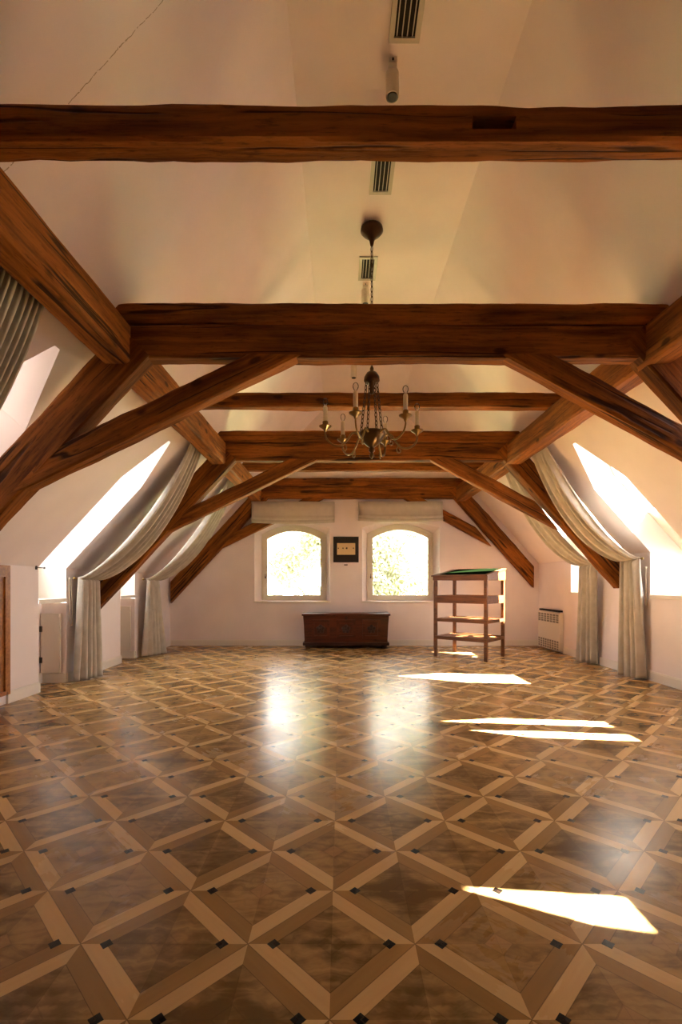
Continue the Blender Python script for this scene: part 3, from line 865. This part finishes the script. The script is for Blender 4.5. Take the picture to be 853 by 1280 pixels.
bm = bmesh.new(); lathe(bm, [(0, 1.475), (.115, 1.475), (.125, 1.485), (.128, 1.465), (.118, 1.44), (.085, 1.385), (.045, 1.35), (.022, 1.335), (.03, 1.32), (.03, 1.30), (.012, 1.285), (.024, 1.265), (.024, 1.25), (.010, 1.235), (0, 1.225)], c0, 28)
bowl = link('bowl', bm, 'bowl', root, smooth=True)
for k in range(4):
    an = math.radians(20 + 90 * k)
    chain('chain', (CX + .055 * math.cos(an), CY + .055 * math.sin(an), EYE + 1.97), (CX + .112 * math.cos(an), CY + .112 * math.sin(an), EYE + 1.48), root, ll=.052, r=.0045, wd=.012, mat='bronze')
for k in range(6):
    an = math.radians(8 + 60 * k); ca, sa = math.cos(an), math.sin(an)
    def R(r, z): return (CX + ca * r, CY + sa * r, EYE + z)
    bm = bmesh.new()
    tube(bm, smooth_path([R(.10, 1.45), R(.16, 1.47), R(.20, 1.46), R(.24, 1.40), R(.30, 1.345), R(.37, 1.345), R(.43, 1.385), R(.455, 1.44), R(.455, 1.49)], 6), lambda s: .011 - .003 * s, 8)
    # scroll under the arm
    tube(bm, smooth_path([R(.27, 1.365), R(.25, 1.33), R(.26, 1.30), R(.285, 1.30), R(.29, 1.32), R(.275, 1.33)], 5), .006, 6)
    arm = link('arm', bm, 'brass', root, smooth=True)
    bm = bmesh.new(); lathe(bm, [(0, 1.465), (.012, 1.47), (.02, 1.49), (.058, 1.515), (.062, 1.523), (.055, 1.523), (.022, 1.503), (.026, 1.53), (.028, 1.565), (.021, 1.57), (0, 1.57)], R(.455, 0), 16)
    link('drip_pan', bm, 'brass', arm, smooth=True)
    bm = bmesh.new(); lathe(bm, [(.0, 1.56), (.0205, 1.56), (.021, 1.70), (.017, 1.712), (0, 1.712)], R(.455, 0), 14)
    link('candle_sleeve', bm, 'wax', arm, smooth=True)
    bm = bmesh.new(); lathe(bm, [(.010, 1.712), (.014, 1.722), (.025, 1.742), (.028, 1.758), (.024, 1.775), (.013, 1.788), (0, 1.79)], R(.455, 0), 14)
    link('bulb', bm, 'glass', arm, smooth=True)

# ------------------------------------------------------------------ furniture and fittings by the far wall
# chest between the windows
x0, x1, y0, y1 = -.685, .875, 9.05, 9.42
root = thing('blanket_chest', ((x0 + x1) / 2, (y0 + y1) / 2, 0), 'long reddish brown carved chest below the small framed picture', 'chest')
bm = bmesh.new()
pr = [(x0, .10), (x1, .10), (x1 + .005, .2), (x1 + .015, .42), (x1 + .03, .615), (x0 - .03, .615), (x0 - .015, .42), (x0 - .005, .2)]
prism(bm, pr, lambda a, b, d: Vector((a, d, b)), y0, y1); link('body', bm, 'chest', root)
link('lid', BOX(x0 - .055, x1 + .055, y0 - .035, y1 + .01, .615, .66, bev=.012), 'chest', root)
link('base_moulding', BOX(x0 - .035, x1 + .035, y0 - .03, y1, .055, .115, bev=.015), 'chest_dark', root)
for (a, b) in ((x0 + .13, x0 + .47), (x0 + .60, x0 + .96), (x1 - .47, x1 - .13)):
    bm = bmesh.new(); ring_prism(bm, [(a, .19), (b, .19), (b, .54), (a, .54)], [(a + .05, .24), (b - .05, .24), (b - .05, .49), (a + .05, .49)], lambda p, q, d: Vector((p, y0 - d, q)), -.005, .016)
    pn = link('front_panel', bm, 'chest', root)
    bm = bmesh.new(); cx_ = (a + b) / 2
    for q in range(5):
        an = q * 2 * PI / 5 + PI / 2
        bmesh.ops.create_uvsphere(bm, u_segments=8, v_segments=6, radius=.034, matrix=Matrix.Translation((cx_ + .05 * math.cos(an), y0 - .002, .365 + .05 * math.sin(an))) @ Matrix.Diagonal((1, .3, 1, 1)))
    bmesh.ops.create_uvsphere(bm, u_segments=8, v_segments=6, radius=.03, matrix=Matrix.Translation((cx_, y0 - .004, .365)) @ Matrix.Diagonal((1, .4, 1, 1)))
    link('carved_rosette', bm, 'chest_dark', pn, smooth=True)
bm = bmesh.new(); lathe(bm, [(0, -.006), (.03, -.005), (.03, .003), (0, .004)]); bmesh.ops.rotate(bm, verts=bm.verts[:], matrix=Matrix.Rotation(PI / 2, 3, 'X')); bmesh.ops.translate(bm, verts=bm.verts[:], vec=((x0 + x1) / 2, y0 - .008, .575))
link('lock_plate', bm, 'chest_dark', root)
for xx in (x0 + .05, x1 - .05):
    for yy in (y0 + .04, y1 - .05):
        bm = bmesh.new(); lathe(bm, [(0, 0), (.03, 0), (.05, .02), (.05, .04), (.035, .058), (0, .058)], (xx, yy, 0), 14); link('bun_foot', bm, 'chest_dark', root, smooth=True)

# framed picture
PX0, PX1, PZ0, PZ1 = (417 - 426.5) * .01579, (448.5 - 426.5) * .01579, EYE + (731 - 703) * .01579, EYE + (731 - 671) * .01579
root = thing('framed_picture', ((PX0 + PX1) / 2, YF - .02, PZ0), 'small square black frame holding a cream card, hung between the windows', 'picture')
F = lambda a, b, d: Vector((a, YF - d, b))
ix0, ix1, iz0, iz1 = PX0 + .072, PX1 - .067, EYE + (731 - 693.5) * .01579, EYE + (731 - 679) * .01579
bm = bmesh.new(); ring_prism(bm, [(PX0, PZ0), (PX1, PZ0), (PX1, PZ1), (PX0, PZ1)], [(PX0 + .03, PZ0 + .03), (PX1 - .03, PZ0 + .03), (PX1 - .03, PZ1 - .03), (PX0 + .03, PZ1 - .03)], F, .001, .03)
link('frame', bm, 'black', root)
link('mount', BOX(PX0 + .02, PX1 - .02, YF - .018, YF - .002, PZ0 + .02, PZ1 - .02), 'black', root)
card = link('card', BOX(ix0, ix1, YF - .022, YF - .018, iz0, iz1), 'paper', root)
zc = iz1 - (iz1 - iz0) * .44
for f, r in ((.07, .016), (.33, .020), (.53, .026), (.90, .018)):
    bm = bmesh.new(); xc_ = ix0 + (ix1 - ix0) * f
    pts = [(xc_ + r * (1 if i % 2 == 0 else .55) * math.cos(i * PI / 4 + .4), zc + r * (1 if i % 2 == 0 else .55) * math.sin(i * PI / 4 + .4)) for i in range(8)]
    prism(bm, pts, F, .0215, .0235); link('mark', bm, 'ink', card)
bm = BOX(.060, .130, YF - .018, YF, 1.2 + (731 - 706) * .01579 - .012, 1.2 + (731 - 706) * .01579 + .008, bev=.004)
o = link('picture_clip', bm, 'bronze'); rebase(o, (.095, YF - .009, 1.585)); tag(o, 'tiny dark clip on the wall under the framed picture', 'clip')

# roman blinds drawn up over the far windows
def blind(x0, x1, z0, z1, lab, seed):
    root = thing('roman_blind', ((x0 + x1) / 2, YF, z1), lab, 'blind', 'roman blinds')
    link('headrail', BOX(x0 + .01, x1 - .01, YF - .10, YF - .002, z1 - .04, z1, bev=.004), 'blind', root)
    prof = [(.108, z1), (.110, z1 - .12), (.114, z1 - .26), (.122, z0 + .12), (.155, z0 + .085), (.146, z0 + .072), (.122, z0 + .076), (.138, z0 + .05), (.158, z0 + .015), (.150, z0), (.116, z0 + .004), (.102, z0 + .03)]
    bm = bmesh.new(); N = 24; rows = []
    for i in range(N + 1):
        t = i / N; x = x0 + (x1 - x0) * t; sg = -.022 * 4 * t * (1 - t)
        rows.append([bm.verts.new((x, YF - d - .004 * noise.noise(Vector((t * 5, k, seed))), z + (sg * (k / 8.0) if k > 2 else 0) + .006 * noise.noise(Vector((t * 3, k * .5, seed + 4))))) for k, (d, z) in enumerate(prof)])
    for a, b in zip(rows, rows[1:]):
        for k in range(len(prof) - 1): bm.faces.new((a[k], b[k], b[k + 1], a[k + 1]))
    o = link('cloth', bm, 'blind', root, smooth=True)
    md = o.modifiers.new('t', 'SOLIDIFY'); md.thickness = .004; md.offset = 0
blind(-1.745, -.125, 2.41, 2.825, 'folded beige roman blind over the far window nearer the left niches', 1)
blind(.335, 1.985, 2.445, 2.825, 'folded beige roman blind over the far window behind the wooden stand', 2)

# standing desk
th = math.radians(-40); fx, fy = math.cos(th), math.sin(th); bx, by = -fy, fx
DW, DL = .93, .74; ox, oy = 1.555, 8.06
root = thing('standing_desk', (ox, oy, 0), 'tall open wooden standing desk with a sloped green top and slatted shelves', 'desk')
def desk_m(): return Matrix.Translation((ox, oy, 0)) @ Matrix.Rotation(th, 4, 'Z')
def dpart(name, bm, mat, parent=None):
    p = parent or root
    return link(name, bm, mat, p, M4=desk_m()) if parent is None else link(name, bm, mat, p)
L_ = .050; HF, HB = 1.34, 1.455
for (a, b, h) in ((0, 0, HF), (DW, 0, HF), (0, DL, HB), (DW, DL, HB)):
    a0 = 0 if a == 0 else a - L_; b0 = 0 if b == 0 else b - L_
    dpart('leg', BOX(a0, a0 + L_, b0, b0 + L_, 0, h, bev=.004), 'desk')
def zline(b): return HF + (HB - HF) * b / DL
bm = bmesh.new(); prism(bm, [(0.0, 1.275), (DL, 1.275), (DL, zline(DL)), (0.0, zline(0))], lambda b, z, d: Vector((d, b, z)), -.012, .004); dpart('side_panel', bm, 'desk')
bm = bmesh.new(); prism(bm, [(0.0, 1.275), (DL, 1.275), (DL, zline(DL)), (0.0, zline(0))], lambda b, z, d: Vector((d, b, z)), DW - .004, DW + .012); dpart('side_panel', bm, 'desk')
dpart('front_rail', BOX(0, DW, -.010, .012, 1.275, HF, bev=.002), 'desk'); dpart('back_rail', BOX(0, DW, DL - .012, DL + .008, 1.275, HB, bev=.002), 'desk')
bm = bmesh.new(); prism(bm, [(-.03, zline(-.03)), (DL + .012, zline(DL + .012)), (DL + .012, zline(DL + .012) + .02), (-.03, zline(-.03) + .02)], lambda b, z, d: Vector((d, b, z)), -.03, DW + .02)
dt = dpart('desk_top', bm, 'desk')
bm = bmesh.new(); prism(bm, [(.05, zline(.05) + .0195), (DL - .02, zline(DL - .02) + .0195), (DL - .02, zline(DL - .02) + .026), (.05, zline(.05) + .026)], lambda b, z, d: Vector((d, b, z)), .09, DW - .05)
bm.transform(desk_m()); link('green_inlay', bm, 'green', dt) if False else dpart('green_inlay', (lambda m_: (m_.transform(desk_m().inverted()), m_)[1])(bm), 'green')
for nm, b0, b1 in (('drawer_rail', -.004, .016), ('drawer_rail', DL - .016, DL + .004)):
    dpart(nm, BOX(.01, DW - .01, b0, b1, .90, 1.025, bev=.002), 'desk')
for nm, a0, a1 in (('drawer_rail', -.004, .016), ('drawer_rail', DW - .016, DW + .004)):
    dpart(nm, BOX(a0, a1, .02, DL - .02, .90, 1.025, bev=.002), 'desk')
for z in (.59, .295):
    dpart('shelf_rail', BOX(.01, DW - .01, -.002, .026, z, z + .055, bev=.003), 'desk'); dpart('shelf_rail', BOX(.01, DW - .01, DL - .026, DL + .002, z, z + .055, bev=.003), 'desk')
    dpart('shelf_rail', BOX(-.002, .024, .02, DL - .02, z, z + .05, bev=.003), 'desk'); dpart('shelf_rail', BOX(DW - .024, DW + .002, .02, DL - .02, z, z + .05, bev=.003), 'desk')
    for k in range(4):
        b0 = .05 + k * .15
        dpart('shelf_slat', BOX(.012, DW - .012, b0, b0 + .10, z + .03, z + .045, bev=.002), 'desk')

# wall heater
y0, y1 = 8.40, 9.32; xf = SR['W'] - .07
root = thing('wall_heater', (SR['W'], (y0 + y1) / 2, 0), 'white wall heater with dark grilles beneath the slope near the far corner', 'heater')
bm = bmesh.new(); box(bm, xf, SR['W'] - .001, y0, y1, .03, .70, bev=.006); link('body', bm, 'heater', root)
bm = bmesh.new(); prism(bm, [(y0 + .03, .715), (y1 - .03, .715), (y1 - .03, .745), (y0 + .03, .745)], lambda a, b, d: Vector((d, a, b)), xf + .01, SR['W'] - .001); link('top_slot', bm, 'void', root)
for (za, zb_, n) in ((.52, .67, 7), (.04, .20, 9)):
    g = link('grille', BOX(xf - .004, xf + .002, y0 + .02, y1 - .02, za, zb_), 'grille', root)
    for k in range(n + 1):
        yy = y0 + .02 + (y1 - y0 - .04) * k / n
        link('grille_bar', BOX(xf - .010, xf - .003, yy - .006, yy + .006, za, zb_), 'heater', g)
    for k in range(3):
        zz = za + (zb_ - za) * (k + 1) / 4
        link('grille_bar', BOX(xf - .008, xf - .003, y0 + .02, y1 - .02, zz - .004, zz + .004), 'heater', g)

# ------------------------------------------------------------------ garden bank outside the far windows
bm = bmesh.new()
vs = [bm.verts.new(p) for p in ((-30, YF + 3, -3.2), (30, YF + 3, -3.2), (30, YF + 30, -1.5), (-30, YF + 30, -1.5))]
bm.faces.new(vs); struct('ground', bm, 'ground')
def tree(x, y, blobs, lab, seed, n=1500):
    rn = random.Random(seed)
    root = thing('garden_tree', (x, y, -3.0), lab, 'tree', None)
    bm = bmesh.new(); tube(bm, smooth_path([(x, y, -3.2), (x + .05, y, -1.5), (x - .03, y, .2), (x + .02, y, 1.2)], 5), lambda s: .09 - .05 * s, 8)
    for (bx_, by_, bz_, br) in blobs: tube(bm, smooth_path([(x, y, -.4), ((x + bx_) / 2, y, (bz_ - .4) / 2), (bx_, by_, bz_)], 5), lambda s: .03 - .022 * s, 6)
    link('trunk', bm, 'bark', root, smooth=True)
    V, Fc = [], []
    for (bx_, by_, bz_, br) in blobs:
        for _ in range(int(n * br)):
            d = Vector((rn.gauss(0, 1), rn.gauss(0, 1), rn.gauss(0, 1))).normalized() * br * rn.random() ** .45
            p = Vector((bx_, by_, bz_)) + d; s = rn.uniform(.05, .10)
            a = Vector((rn.gauss(0, 1), rn.gauss(0, 1), rn.gauss(0, 1))).normalized(); b = a.orthogonal().normalized()
            i = len(V); V += [p - a * s, p + b * s * .5, p + a * s, p - b * s * .5]; Fc.append((i, i + 1, i + 2, i + 3))
    o = link('foliage', ([tuple(v) for v in V], [], Fc), 'leaf', root); o['kind'] = 'stuff'
rn = random.Random(30)
tree(-.2, 15.2, [(rn.uniform(-4.2, 4.2), rn.uniform(14.3, 15.8), .2 + 3.3 * (q + .5) / 34, rn.uniform(.5, .85)) for q in range(40)], 'sun bleached leafy tree filling the view through both far windows', 4, n=1300)
